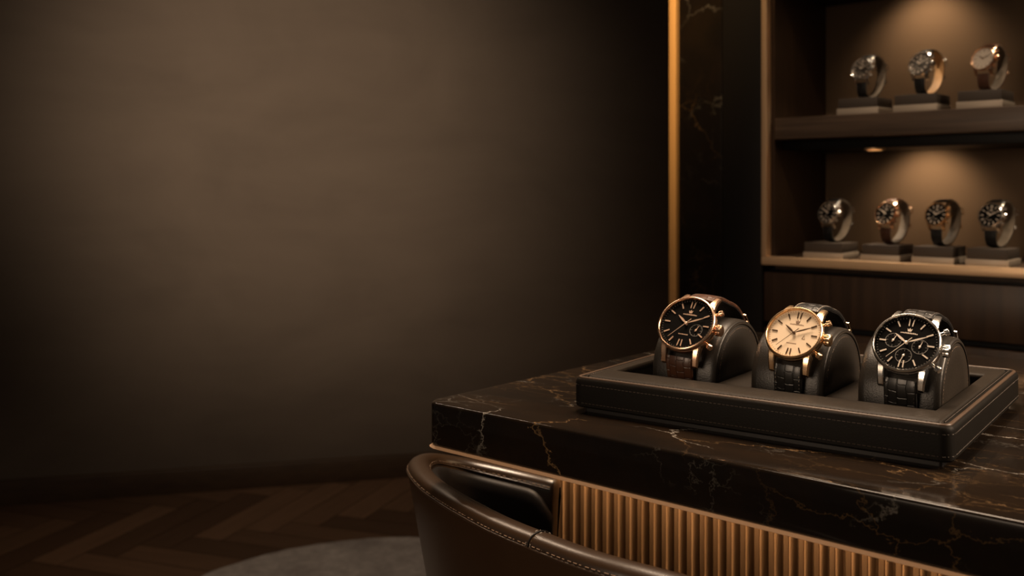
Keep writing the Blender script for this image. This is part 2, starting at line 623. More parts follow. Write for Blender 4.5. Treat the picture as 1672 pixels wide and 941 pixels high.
# marble pilaster with brass strip
pil = thing('marble_pilaster', 'tall dark veined marble pilaster edged with a glowing brass strip', 'pilaster', P0, ROT_D)
B().box(-0.1885, -0.0965, 0.002, 0.258, 0, 2.66, 0.0015).build('marble_panel', M['marble_wall'], pil)
B().box(-0.2070, -0.1910, -0.004, 0.258, 0, 2.66, 0.002).build('brass_strip', M['brass'], pil, label='upright brass strip')

# ------------------------------------------------------------------ desk
DZ = 0.75
DF = at(693, 655, CAMZ - DZ); DF.z = 0
desk = thing('marble_desk', 'desk with thick dark marble top and fluted bronze wood base', 'desk', DF, ROT_D)
DLEN, DDEP, DTH = 1.0, 0.535, 0.0345


def slab_rings(x0, x1, y0, y1, r, z0, z1, bev):
    out = []
    out.append(rrect(x0 + bev, x1 - bev, y0 + bev, y1 - bev, r, z0, 8))
    for k in range(0, 4):
        a = PI / 2 * k / 3
        ins = bev * (1 - math.sin(a))
        out.append(rrect(x0 + ins, x1 - ins, y0 + ins, y1 - ins, r, z0 + bev * (1 - math.cos(a)), 8))
    for k in range(0, 4):
        a = PI / 2 * k / 3
        ins = bev * (1 - math.cos(a))
        out.append(rrect(x0 + ins, x1 - ins, y0 + ins, y1 - ins, r, z1 - bev + bev * math.sin(a), 8))
    return out


b = B(); b.loft(slab_rings(0, DLEN, 0, DDEP, 0.014, DZ - DTH, DZ, 0.0022))
b.build('desktop', M['marble'], desk)
# trim under the slab
b = B()
o1 = [rrect(e, DLEN - e, e, DDEP - e, 0.0135 - e, z, 8) for e, z in ((-0.0008, DZ - DTH - 0.0022), (-0.0014, DZ - DTH - 0.0017), (0.0008, DZ - DTH - 0.0001))]
i1 = [rrect(0.009, DLEN - 0.009, 0.009, DDEP - 0.009, 0.004, z, 8) for z in (DZ - DTH - 0.0001, DZ - DTH - 0.0022)]
b.loft([o1[0], o1[1], o1[2], i1[0], i1[1]], True, True)
b.build('copper_trim', M['trim_bronze'], desk, label='thin copper trim along the slab underside')
# fluted base
REC = 0.222
ZT = DZ - DTH - 0.0005
r_ = (911 - CX) / F
q = DF + P * REC
XB = (r_ * q.y - q.x) / (D.x - r_ * D.y)
b = B()
PITCH, TOOTH = 0.0134, 0.0078
pts = [(XB, REC + 0.22)]
x = XB
pts.append((x, REC))
XE = DLEN - 0.06
while x + PITCH < XE:
    y0, y1 = REC, REC + 0.013
    c = 0.0012
    e0 = x + PITCH * 0.44; e1 = x + PITCH * 0.53
    pts += [(e0 - c, y0 + 0.0012), (e0, y0 + 0.0022), (e0 + 0.0002, y0), (e0 + 0.0006, y0 - 0.0006), (e1 - 0.0006, y0 - 0.0006), (e1, y0), (e1 + 0.0002, y1), (x + PITCH - 0.0004, y1), (x + PITCH, y0 + c + 0.0012), (x + PITCH + c, y0 + 0.0012)]
    x += PITCH
pts.append((x + TOOTH, REC)); pts.append((x + TOOTH, REC + 0.22))
b.loft([[(px, py, z) for px, py in pts] for z in (0.03, ZT)])
b.build('fluted_panel', M['slat_wood'], desk, sharp=25, label='fluted bronze brown wood panel')
B().box(XB + 0.012, XE - 0.02, REC + 0.012, REC + 0.208, 0.0, 0.0299, 0.002).build('plinth', M['black_panel'], desk)
# led housing under the slab; added lip keeps its light off the chair
LY = REC - 0.012
B().box(XB + 0.01, XE, LY - 0.006, LY + 0.006, ZT - 0.009, ZT, 0.001).box(XB + 0.01, XE, LY - 0.0095, LY - 0.0065, ZT - 0.050, ZT, 0.001).build('led_housing_baffle', M['black_panel'], desk)

# ------------------------------------------------------------------ tray
TF = at(934, 672, CAMZ - DZ); TF.z = DZ
TW, TD, TH = 0.2735, 0.235, 0.0268
tray = thing('watch_tray', 'rectangular charcoal leather watch tray on the marble desk', 'tray', TF, ROT_U)
Z0 = 0.0035
R0 = 0.008


def ins(i, z, r=None):
    return rrect(i, TW - i, i, TD - i, R0 - i * 0.8 if r is None else r, z)


OX0, OX1, OY0, OY1 = 0.017, TW - 0.0192, 0.042, TD - 0.040
b = B()
b.loft([ins(0.004, Z0), ins(0.0012, Z0 + 0.0006), ins(0, Z0 + 0.002), ins(0, TH - 0.004), ins(0.0006, TH - 0.0018), ins(0.002, TH - 0.0004), ins(0.0036, TH),
        ins(0.0056, TH), ins(0.0066, TH - 0.0003), ins(0.0072, TH - 0.0012), ins(0.0080, TH - 0.0014), ins(0.0082, TH - 0.006)], cap1=False)
b.build('tray_body', M['tray_dark'], tray)
b = B(); b.tube(ins(0.0030, TH - 0.0006, 0.0055), 0.0013, 8, True)
b.build('piping', M['tray_piping'], tray, sharp=80, label='brown leather piping round the tray rim')
B().loft([ins(0.007, 0.0), ins(0.007, Z0 - 0.0003)]).build('tray_foot', M['black_panel'], tray)


def mixr(t, i, z):
    """ring between the outer inset i=0.0082 and the opening"""
    x0 = 0.0084 + (OX0 - 0.0084) * t; x1 = TW - 0.0084 + (OX1 - (TW - 0.0084)) * t
    y0 = 0.0084 + (OY0 - 0.0084) * t; y1 = TD - 0.0084 + (OY1 - (TD - 0.0084)) * t
    return rrect(x0, x1, y0, y1, 0.0025 * (1 - t) + 0.0006, z)


b = B()
b.loft([mixr(0.0, 0, TH - 0.006), mixr(0.0, 0, TH - 0.0012), mixr(0.02, 0, TH - 0.0002), mixr(0.06, 0, TH + 0.0006), mixr(0.16, 0, TH + 0.0011), mixr(0.5, 0, TH + 0.0011),
        mixr(0.9, 0, TH + 0.0007), mixr(0.97, 0, TH - 0.0002), mixr(1.0, 0, TH - 0.0016), mixr(1.0, 0, TH - 0.0030)], cap0=False, cap1=False)
b.build('tray_frame', M['tray_leather'], tray, label='padded leather border around the tray')
b = B()
FZ = 0.0068
b.loft([rrect(OX0 - .0003, OX1 + .0003, OY0 - .0003, OY1 + .0003, 0.0006, TH - 0.0029), rrect(OX0 - .0003, OX1 + .0003, OY0 - .0003, OY1 + .0003, 0.0006, FZ)], cap0=False)
b.build('tray_lining', M['tray_leather'], tray)
# dividers
PU = (0.0652, 0.1478, 0.2264)     # pillow centres along the tray
PWID = 0.0545
for i in (0, 1):
    a_, c_ = PU[i] + PWID / 2 + 0.0003, PU[i + 1] - PWID / 2 - 0.0003
    B().box(a_, c_, OY0 + 0.0003, OY1 - 0.0003, FZ + 0.0002, TH - 0.0035, 0.0012).build('divider', M['tray_leather'], tray)
# stitching near upper and lower edge of the tray walls
b = B()


def dashes(b, path, closed, step, length, r):
    path = [Vector(p) for p in path]
    if closed: path = path + [path[0]]
    acc = 0.0; nxt = 0.0
    for a, c in zip(path[:-1], path[1:]):
        L = (c - a).length
        if L < 1e-9: continue
        t = (c - a) / L
        while nxt < acc + L:
            s0 = nxt - acc
            b.tube([a + t * s0, a + t * min(s0 + length, L)], r, 4)
            nxt += step
        acc += L


for z in (TH - 0.0055, Z0 + 0.0042):
    dashes(b, ins(-0.00008, z), True, 0.0032, 0.0022, 0.00022)
dashes(b, ins(0.0066, TH + 0.0001, 0.004), True, 0.0030, 0.0021, 0.00022)
b.build('stitching', M['thread_dark'], tray)

# ------------------------------------------------------------------ pillows
TROT = Matrix.Translation(TF) @ Matrix.Rotation(ROT_U, 4, 'Z')
PV = 0.1040                      # pillow axis across the tray
PR = 0.0455
PZC = TH + 0.0005                # height of the arch centre in the tray
plabels = ('black leather watch pillow under the black-dialled rose gold watch',
           'black leather watch pillow in the middle of the tray, holding the cream-dialled watch',
           'black leather watch pillow at the right end of the tray, holding the steel chronograph')


def arch(rad, n=28, base=0.0, flare=0.006):
    pts = []
    for k in range(5):
        t = k / 5
        pts.append((-(rad + flare * (1 - t) ** 2), base + (PZC - base) * t))
    for k in range(n + 1):
        a = PI - PI * k / n
        pts.append((rad * math.cos(a), PZC + rad * 0.86 * math.sin(a)))
    for k in range(1, 6):
        t = k / 5
        pts.append((rad + flare * 0.4 * t ** 2, PZC - (PZC - base) * t))
    return pts


for i, u in enumerate(PU):
    loc = TROT @ Vector((u, PV, FZ + 0.0004)); base = -(0.0)
    pl = thing('watch_pillow', plabels[i], 'watch pillow', loc, ROT_U, 'leather pillows in the watch tray')
    zz = FZ + 0.0004
    hw = PWID / 2
    b = B()
    rings = []
    for xx, dr in ((-hw + 0.0008, -0.0042), (-hw + 0.0002, -0.0028), (-hw, -0.0016), (-hw + 0.0012, -0.0002), (-hw + 0.005, 0.0006), (-hw * 0.5, 0.0011), (0, 0.0012), (hw * 0.5, 0.0011),
                   (hw - 0.005, 0.0006), (hw - 0.0012, -0.0002), (hw, -0.0016), (hw - 0.0002, -0.0028), (hw - 0.0008, -0.0042)):
        rings.append([(xx, y, z - zz) for y, z in arch(PR + dr, base=zz)])
    b.loft(rings)
    b.build('cushion', M['pillow_leather'], pl, sharp=60)
    for sgn in (-1, 1):
        b = B()
        x_ = sgn * (hw - 0.0003)
        rr = [[(x_ - sgn * 0.0006, y, z - zz) for y, z in arch(PR - 0.0040, base=zz, flare=0.005)],
              [(x_ + sgn * 0.0002, y, z - zz) for y, z in arch(PR - 0.0052, base=zz, flare=0.004)],
              [(x_ + sgn * 0.0006, y * 0.6, (z - zz) * 0.7 + 0.006) for y, z in arch(PR - 0.0052, base=zz, flare=0.004)]]
        b.loft(rr, cap0=True, cap1=True)
        sp = b.build('side_panel', M['pillow_leather'] if i < 2 else M['tray_leather'], pl, sharp=60)
        b = B(); b.tube([(x_ - sgn * 0.0001, y, z - zz) for y, z in arch(PR - 0.0034, base=zz, flare=0.0055)], 0.0009, 8)
        b.build('piping', M['tray_leather'], pl, sharp=80)
        b = B(); dashes(b, [(x_ + sgn * 0.0003, y, z - zz) for y, z in arch(PR - 0.0072, base=zz, flare=0.004)], False, 0.0026, 0.0016, 0.00018)
        b.build('stitching', M['thread'], sp)


# ------------------------------------------------------------------ watches
def radial(ang_deg):
    a = math.radians(ang_deg)       # clock angle, 0 = 12, clockwise
    return Vector((math.sin(a), math.cos(a), 0))


def flat_poly(b, pts, z0, z1):
    n = len(pts)
    b.loft([[(x, y, z0) for x, y in pts], [(x, y, z1) for x, y in pts]])


def baton(b, ang, r0, r1, w0, w1, z0, z1):
    d = radial(ang); s = Vector((d.y, -d.x, 0))
    pts = [d * r0 - s * w0 / 2, d * r1 - s * w1 / 2, d * r1 + s * w1 / 2, d * r0 + s * w0 / 2]
    flat_poly(b, [(p.x, p.y) for p in pts], z0, z1)


def hand(b, ang, L, w, tail, z0, z1, shape='leaf', c=(0, 0)):
    d = radial(ang); s = Vector((d.y, -d.x, 0)); o = Vector((c[0], c[1], 0))
    if shape == 'leaf':
        prof = [(-tail, 0.45), (0, 0.5), (0.12 * L, 0.55), (0.35 * L, 0.95), (0.55 * L, 1.0), (0.85 * L, 0.5), (L, 0.12)]
    else:
        prof = [(-tail, 1.3), (-tail * 0.3, 0.9), (0, 1.0), (L, 0.5)]
    left = [o + d * t - s * w / 2 * k for t, k in prof]
    right = [o + d * t + s * w / 2 * k for t, k in prof][::-1]
    flat_poly(b, [(p.x, p.y) for p in left + right], z0, z1)


def sweep_strap(b, path, wfun, t_out, t_in, uvs):
    """path: (y, z) list; a strap across x; t_out / t_in: extent along the outward normal"""
    n = len(path)
    P2 = [Vector(p) for p in path]
    rings = []; s = 0.0
    for i in range(n):
        a = P2[max(i - 1, 0)]; c = P2[min(i + 1, n - 1)]
        t = (c - a).normalized()
        nn = Vector((-t.y, t.x))
        if i: s += (P2[i] - P2[i - 1]).length
        w = wfun(i / (n - 1)) / 2
        ring = []
        cr = min(0.0007, (t_out - t_in) * 0.35)
        cross = [(-w, t_in), (-w, t_out - cr), (-w + cr, t_out), (-w * 0.86, t_out + 0.0001), (-w * 0.78, t_out - 0.0001), (-w * 0.6, t_out + 0.0005), (0, t_out + 0.0007), (w * 0.6, t_out + 0.0005), (w * 0.78, t_out - 0.0001), (w * 0.86, t_out + 0.0001), (w - cr, t_out), (w, t_out - cr), (w, t_in)]
        for x_, h in cross:
            p = P2[i] + nn * h
            ring.append((x_, p.x, p.y))
            uvs.append((s, x_ + 0.02))
        rings.append(ring)
    b.loft(rings)
    return rings


def build_watch(label, frame, spec, group):
    """frame: matrix with X = 3 o'clock, Y = 12 o'clock, Z = out of the dial, origin = middle of the crystal"""
    w = bpy.data.objects.new('wristwatch', None); COL.objects.link(w)
    w.empty_display_size = 0.02
    w['label'] = label; w['category'] = 'watch'; w['group'] = group
    w.matrix_world = frame
    R = spec['R']; MT = spec['metal']; seg = 72
    # case with lugs
    b = B()
    b.lathe([(R * 0.55, -0.0118), (R * 0.80, -0.0115), (R * 0.90, -0.0105), (R * 0.965, -0.0085), (R * 0.985, -0.0068), (R * 0.985, -0.0042), (R * 0.95, -0.0034), (R * 0.80, -0.0034)], seg, cap0=True, cap1=True)
    lw = spec['strap_w'] / 2
    for sx in (-1, 1):
        for sy in (-1, 1):
            rings = []
            for t in range(7):
                tt = t / 6
                y = R * 0.66 + (R * 1.27 - R * 0.66) * tt
                zc = -0.0042 - 0.0080 * tt ** 1.7
                th = 0.0052 - 0.0022 * tt
                wd = 0.0056 - 0.0014 * tt
                x0 = lw + 0.0004
                xs = x0 + wd
                ring = [(x0, zc), (x0 + 0.0007, zc + 0.0005), (xs - 0.0010, zc + 0.0002), (xs, zc - 0.0009), (xs - 0.0003, zc - th), (x0, zc - th)]
                rings.append([(sx * a, sy * y, z) for a, z in ring])
            b.loft(rings)
    b.build('case', MT, w, sharp=30)
    # bezel
    b = B()
    prof = [(R * 0.97, -0.0036), (R * 1.0, -0.0030), (R * 1.0, -0.0019), (R * 0.988, -0.0008), (R * 0.962, -0.0001), (R * 0.935, 0.0), (R * 0.918, -0.0004), (R * 0.902, -0.0022), (R * 0.902, -0.0036)]
    if spec.get('coin'):
        b.lathe(prof, 96, closed=True, flute=(lambda r, z: r > R * 0.965, 0.022))
    else:
        b.lathe(prof, 96, closed=True)
    bz = b.build('bezel', MT, w, sharp=40)
    if spec.get('glint_beads'):  # added beads stand in for blurred highlights round the bezel
        for k in range(12):
            d = radial(30 * k) * (R * 0.985)
            s = B(); s.lathe([(0.0012, -0.0025), (0.0012, -0.0008), (0.0008, 0.0002), (0.0002, 0.0004)], 10, Matrix.Translation(d), cap0=True, cap1=True)
            s.build('glint_bead', MT, bz)
    # dial
    zd = -0.0028
    b = B(); b.lathe([(0.0003, zd - 0.0004), (R * 0.905, zd - 0.0004), (R * 0.905, zd), (0.0003, zd)], 72, closed=True)
    dial = b.build('dial', spec['dial'], w, sharp=30)
    MK = spec['mark']; PRN = spec['print']
    b = B()
    for k in range(60):
        if k % 5 == 0:
            baton(b, 6 * k, R * 0.85, R * 0.885, R * 0.022, R * 0.022, zd, zd + 0.0001)
        else:
            baton(b, 6 * k, R * 0.83, R * 0.87, R * 0.012, R * 0.012, zd, zd + 0.0001)
    b.build('minute_track', PRN, dial, sharp=30)
    b = B()
    fat = spec.get('fat', 1.0)
    for k in range(12):
        skip = spec.get('skip', ())
        if k in skip: continue
        r0, r1 = R * 0.60, R * 0.80
        wd = R * 0.038 * fat
        if k == 0 or (k == 6 and spec.get('double6')):
            for sgn in (-1, 1):
                d = radial(30 * k); s = Vector((d.y, -d.x, 0)) * (R * 0.05 * sgn)
                pts = [d * (R * 0.58) - s.normalized() * wd * 0.42 + s, d * (R * 0.81) - s.normalized() * wd * 0.42 + s * 1.3, d * (R * 0.81) + s.normalized() * wd * 0.42 + s * 1.3, d * (R * 0.58) + s.normalized() * wd * 0.42 + s]
                flat_poly(b, [(p.x, p.y) for p in pts], zd, zd + 0.0006)
        else:
            baton(b, 30 * k, r0, r1, wd, wd * 1.15, zd, zd + 0.0006)
    b.build('hour_markers', MK, dial, sharp=30)
    # applied emblem and fine print
    b = B()
    if spec.get('emblem', True):
        y0 = R * 0.40
        flat_poly(b, [(-R * .05, y0), (-R * .075, y0 + R * .10), (-R * .03, y0 + R * .06), (0, y0 + R * .12), (R * .03, y0 + R * .06), (R * .075, y0 + R * .10), (R * .05, y0)], zd, zd + 0.0004)
        x = -R * 0.25
        rnd = random.Random(3)
        while x < R * 0.25:
            ww = R * rnd.uniform(0.022, 0.045)
            hh = R * rnd.uniform(0.035, 0.05) * (1.25 - abs(x) / (R * 0.5))
            flat_poly(b, [(x, y0 - R * .075), (x + ww, y0 - R * .075), (x + ww, y0 - R * .075 + hh), (x, y0 - R * .075 + hh)], zd, zd + 0.0001)
            x += ww + R * 0.012
        x = -R * 0.17
        while x < R * 0.17 and len(spec.get('subs', ())) < 2:
            ww = R * rnd.uniform(0.016, 0.035)
            flat_poly(b, [(x, -R * .40), (x + ww, -R * .40), (x + ww, -R * .365), (x, -R * .365)], zd, zd + 0.0001)
            x += ww + R * 0.012
        b.build('emblem', PRN if spec.get('emblem_print') else MK, dial, sharp=30)
    if spec.get('triangle'):
        b = B()
        c = Vector((R * 0.36, -R * 0.10, 0))
        tri = [c + Vector((-R * .05, -R * .06, zd + .00012)), c + Vector((R * .05, -R * .06, zd + .00012)), c + Vector((R * .0, R * .08, zd + .00012))]
        b.tube(tri, R * 0.009, 4, True)
        b.build('triangle_mark', PRN, dial)
    for (cx_, cy_, rad, ha) in spec.get('subs', ()):
        b = B()
        c = Matrix.Translation((cx_ * R, cy_ * R, zd))
        b.lathe([(rad * R * 0.93, 0.0), (rad * R * 0.93, 0.00025), (rad * R, 0.00025), (rad * R, 0.0)], 40, c, closed=True)
        for k in range(12):
            d = radial(30 * k)
            a0 = 0.62 if k % 3 == 0 else 0.8
            s = Vector((d.y, -d.x, 0)) * (R * 0.006)
            pp = [d * rad * R * a0 - s, d * rad * R * 0.95 - s, d * rad * R * 0.95 + s, d * rad * R * a0 + s]
            flat_poly(b, [(p.x + cx_ * R, p.y + cy_ * R) for p in pp], zd, zd + 0.0001)
        b.build('subdial_ring', PRN, dial, sharp=30)
        b = B()
        hand(b, ha, rad * R * 0.85, R * 0.030, rad * R * 0.25, zd + 0.0003, zd + 0.0005, 'stick', (cx_ * R, cy_ * R))
        b.lathe([(R * 0.035, 0.0002), (R * 0.035, 0.0007), (R * 0.01, 0.0009)], 16, c, cap0=True, cap1=True)
        b.build('subdial_hand', MK, dial, sharp=30)
    HM = spec.get('hand', MK)
    hh_, mm_, ss_ = spec.get('time', (305, 64, 219))
    b = B(); hand(b, hh_, R * 0.46, R * 0.070 * spec.get('handfat', 1.0), R * 0.06, zd + 0.0008, zd + 0.0011); b.build('hour_hand', HM, w, sharp=30)
    b = B(); hand(b, mm_, R * 0.66, R * 0.050 * spec.get('handfat', 1.0), R * 0.06, zd + 0.0013, zd + 0.0016); b.build('minute_hand', HM, w, sharp=30)
    if spec.get('seconds', True):
        b = B(); hand(b, ss_, R * 0.74, R * 0.020, R * 0.22, zd + 0.0018, zd + 0.0020, 'stick'); b.build('second_hand', HM, w, sharp=30)
    b = B(); b.lathe([(R * 0.045, zd), (R * 0.045, zd + 0.0021), (R * 0.03, zd + 0.0023), (0.0001, zd + 0.0024)], 20, cap0=True); b.build('hand_cap', HM, w)
    # crystal
    b = B()
    rc = R * 0.917
    up = [(rc * t, -0.0001 + 0.0011 * (1 - t * t)) for t in (1.0, 0.9, 0.75, 0.5, 0.25, 0.02)]
    dn = [(rc * t, -0.0006 + 0.0008 * (1 - t * t)) for t in (0.02, 0.25, 0.5, 0.75, 0.9, 1.0)]
    b.lathe(up + dn, 64, closed=True)
    b.build('crystal', M['crystal'], w, sharp=60)

    # crown and pushers
    def knob(name, ang, r0, L, rad, fl=None):
        d = radial(ang)
        m_ = Matrix.Translation(d * r0 + Vector((0, 0, -0.0060))) @ d.to_track_quat('Z', 'X').to_matrix().to_4x4()
        b = B()
        if fl:
            b.lathe([(rad * 0.55, -0.002), (rad * 0.55, 0.0008), (rad * 0.92, 0.0010), (rad, 0.0016), (rad, L - 0.0008), (rad * 0.9, L - 0.0002), (rad * 0.5, L)], 36, m_, cap0=True, cap1=True, flute=(lambda r, z: r > rad * 0.91, 0.07))
        else:
            b.lathe([(rad * 0.5, -0.003), (rad * 0.5, L * 0.5), (rad * 0.98, L * 0.52), (rad, L * 0.58), (rad, L - 0.0005), (rad * 0.85, L)], 24, m_, cap0=True, cap1=True)
        b.build(name, MT, w, sharp=30)
    knob('crown', 90, R * 0.985, 0.0057, 0.0041, True)
    if spec.get('pushers', True):
        knob('pusher', 58, R * 0.97, 0.0062, 0.0024)
        knob('pusher', 122, R * 0.97, 0.0062, 0.0024)
    # strap
    SW = spec['strap_w']
    if spec['mode'] == 'pillow':
        cy, cz = spec['centre']
        C2 = Vector((cy, cz))
        for up_, end, name in ((1, 2.25, 'upper_strap'), (-1, 1.42, 'lower_strap')):
            s0 = Vector((up_ * R * 1.06, -0.0098))
            d0 = s0 - C2
            a0 = math.atan2(d0.x, d0.y); r0 = d0.length
            path = []
            NN = 40
            for k in range(NN + 1):
                t = k / NN
                a = a0 + (up_ * end - a0) * t
                r1 = PR + (0.0045 if up_ > 0 else 0.0045)
                tt = min(1, t / 0.35); sm = tt * tt * (3 - 2 * tt)
                r = r0 + (r1 + (0.004 * (1 - t) if up_ > 0 else 0.0) - r0) * sm
                path.append((C2.x + r * math.sin(a), C2.y + r * math.cos(a)))
            if up_ > 0: path = path[::-1]
            # outward normal must point away from the pillow
            uvs = []
            b = B(); sweep_strap(b, path[::-1] if up_ > 0 else path[::-1] if False else path, lambda t: SW, 0, 0, []) if False else None
            tst = Vector(path[1]) - Vector(path[0]); nn = Vector((-tst.y, tst.x))
            if nn.dot(Vector(path[0]) - C2) < 0: path = path[::-1]
            wf = (lambda t: SW)
            rings = sweep_strap(b, path, wf, 0.0012, -0.0012, uvs)
            st = b.build(name, spec['strap'], w, sharp=40, uv=uvs)
            b = B(); uv2 = []
            sweep_strap(b, path, lambda t: SW - 0.0006, -0.0012, -0.0020, uv2)
            b.build('strap_lining', spec.get('lining', M['strap_black']), st, sharp=40, uv=uv2)
            b = B()
            for ix in (3, 9):
                dashes(b, [Vector(r[ix]) for r in rings], False, 0.0028, 0.0018, 0.00022)
            b.build('stitching', spec.get('thread', M['thread_dark']), st)
            if up_ > 0:
                # buckle behind the pillow
                bb = B()
                a = 1.75; rr = PR + 0.0070
                ctr = Vector((0, C2.x + rr * math.sin(a), C2.y + rr * math.cos(a)))
                tan = Vector((0, math.cos(a), -math.sin(a)))
                pts = [ctr + Vector((-SW * .55, 0, 0)) - tan * 0.004, ctr + Vector((SW * .55, 0, 0)) - tan * 0.004, ctr + Vector((SW * .55, 0, 0)) + tan * 0.005, ctr + Vector((-SW * .55, 0, 0)) + tan * 0.005]
                bb.tube(pts, 0.0010, 8, True)
                bb.build('buckle', MT, w)
    else:
        raw = spec['loop']
        path = [(p.x, p.y) for p in catmull([(y, z, 0) for y, z in raw], 7)]
        cen = Vector((sum(p[0] for p in path) / len(path), sum(p[1] for p in path) / len(path)))
        tst = Vector(path[1]) - Vector(path[0]); nn = Vector((-tst.y, tst.x))
        if nn.dot(Vector(path[0]) - cen) < 0: path = path[::-1]
        uvs = []
        b = B(); rings = sweep_strap(b, path, lambda t: SW - 0.003 * math.sin(PI * t), 0.0014, 0.0, uvs)
        st = b.build('strap', spec['strap'], w, sharp=40, uv=uvs)
        b = B(); uv2 = []
        sweep_strap(b, path, lambda t: SW - 0.0004 - 0.003 * math.sin(PI * t), -0.0002, -0.0011, uv2)
        b.build('strap_lining', spec['lining'], st, sharp=40, uv=uv2)
        # buckle with two little loops at the back
        for fq, hw_, hh2 in ((0.36, 0.62, 0.0045), (0.47, 0.56, 0.0016)):
            i = int(len(path) * (fq if rings[0][0][1] > 0 else 1 - fq))
            p0 = Vector(path[i]); t = (Vector(path[i + 1]) - Vector(path[i - 1])).normalized(); nn = Vector((-t.y, t.x))
            p0 = p0 + nn * 0.0022
            bb = B()
            c3 = Vector((0, p0.x, p0.y)); t3 = Vector((0, t.x, t.y))
            pts = [c3 + Vector((-SW * hw_, 0, 0)) - t3 * hh2, c3 + Vector((SW * hw_, 0, 0)) - t3 * hh2, c3 + Vector((SW * hw_, 0, 0)) + t3 * hh2, c3 + Vector((-SW * hw_, 0, 0)) + t3 * hh2]
            bb.tube(pts, 0.0010, 8, True)
            bb.build('buckle' if fq < 0.4 else 'keeper', MT, w)
    return w


def frame_of(loc, X, Y, Z):
    m_ = Matrix.Identity(4)
    m_.col[0] = (*X, 0); m_.col[1] = (*Y, 0); m_.col[2] = (*Z, 0); m_.col[3] = (*loc, 1)
    return m_


# --- the three on the tray
ELEV = math.radians(35.5)
nZ = -Vv * math.cos(ELEV) + Zv * math.sin(ELEV)
nY = Vv * math.sin(ELEV) + Zv * math.cos(ELEV)
front = [
    dict(u=0.0678, R=0.0238, metal=M['rose'], dial=M['dial_black'], mark=M['mark_rose'], print=M['print_grey'], strap=M['strap_brown'], strap_w=0.0220, thread=M['thread_dark'],
         double6=True, subs=((0.40, -0.18, 0.22, 20),), lining=M['strap_black'], hand=M['mark_rose'],
         label='rose gold wristwatch with black dial and brown croc strap on a tray pillow'),
    dict(u=0.1536, R=0.0212, metal=M['gold'], dial=M['dial_cream'], mark=M['mark_dark'], print=M['print_brown'], strap=M['strap_black'], strap_w=0.0206, thread=M['thread_pale'],
         double6=True, triangle=True, emblem_print=True, lining=M['strap_black'], hand=M['mark_dark'],
         label='gold wristwatch with cream dial and black croc strap on the middle pillow of the tray'),
    dict(u=0.2318, R=0.0226, metal=M['steel'], dial=M['dial_black'], mark=M['mark_pale'], print=M['print_grey'], strap=M['strap_black'], strap_w=0.0214, thread=M['thread_dark'],
         double6=True, subs=((0.40, -0.06, 0.24, 14), (-0.40, 0.04, 0.24, 20), (0.0, -0.42, 0.24, 195)), lining=M['strap_black'], hand=M['mark_pale'],
         label='steel chronograph wristwatch with black three-subdial face on the right pillow of the tray'),
]
WV_, WZ_ = 0.0572, 0.0680
for spw in front:
    loc = TROT @ Vector((spw['u'], WV_, WZ_))
    roll = math.radians(-4.0)
    X = U.copy()
    Xr = X * math.cos(roll) + nY * math.sin(roll)
    Yr = -X * math.sin(roll) + nY * math.cos(roll)
    dv = PV - WV_; dz = PZC - WZ_
    cyl = dv * math.sin(ELEV) + dz * math.cos(ELEV)
    czl = -dv * math.cos(ELEV) + dz * math.sin(ELEV)
    spw['mode'] = 'pillow'; spw['centre'] = (cyl, czl)
    build_watch(spw['label'], frame_of(loc, Xr, Yr, nZ), spw, 'wristwatches on the leather tray')

# --- plinths and watches in the cabinet
LOOP = [(.0228, -.0098), (.0280, -.0160), (.0305, -.0300), (.0265, -.0450), (.0120, -.0550), (-.0110, -.0565), (-.0310, -.0480), (-.0430, -.0330), (-.0430, -.0210), (-.0350, -.0140), (-.0228, -.0098)]


def s_at(px, setback):
    r = (px - CX) / F
    q_ = P0 + P * setback
    return (r * q_.y - q_.x) / (D.x - r * D.y)


def plinth(px0, px1, ztop_shelf, label, setback=0.016, depth=0.072, group='plinths', wpx=None):
    x0 = s_at(px0, setback); x1 = s_at(px1, setback)
    loc = WROT @ Vector(((x0 + x1) / 2, setback, ztop_shelf))
    pz = thing('display_plinth', label, 'plinth', loc, ROT_D, group)
    hw = (x1 - x0) / 2
    B().box(-hw, hw, 0, depth, 0, 0.0108, 0.0006).build('plinth_base', M['plinth_metal'], pz, label='pale satin metal base')
    B().box(-hw + 0.0018, hw - 0.0018, 0.0015, depth - 0.0015, 0.0109, 0.0275, 0.0007).build('plinth_block', M['plinth_dark'], pz)
    return (x0, x1)


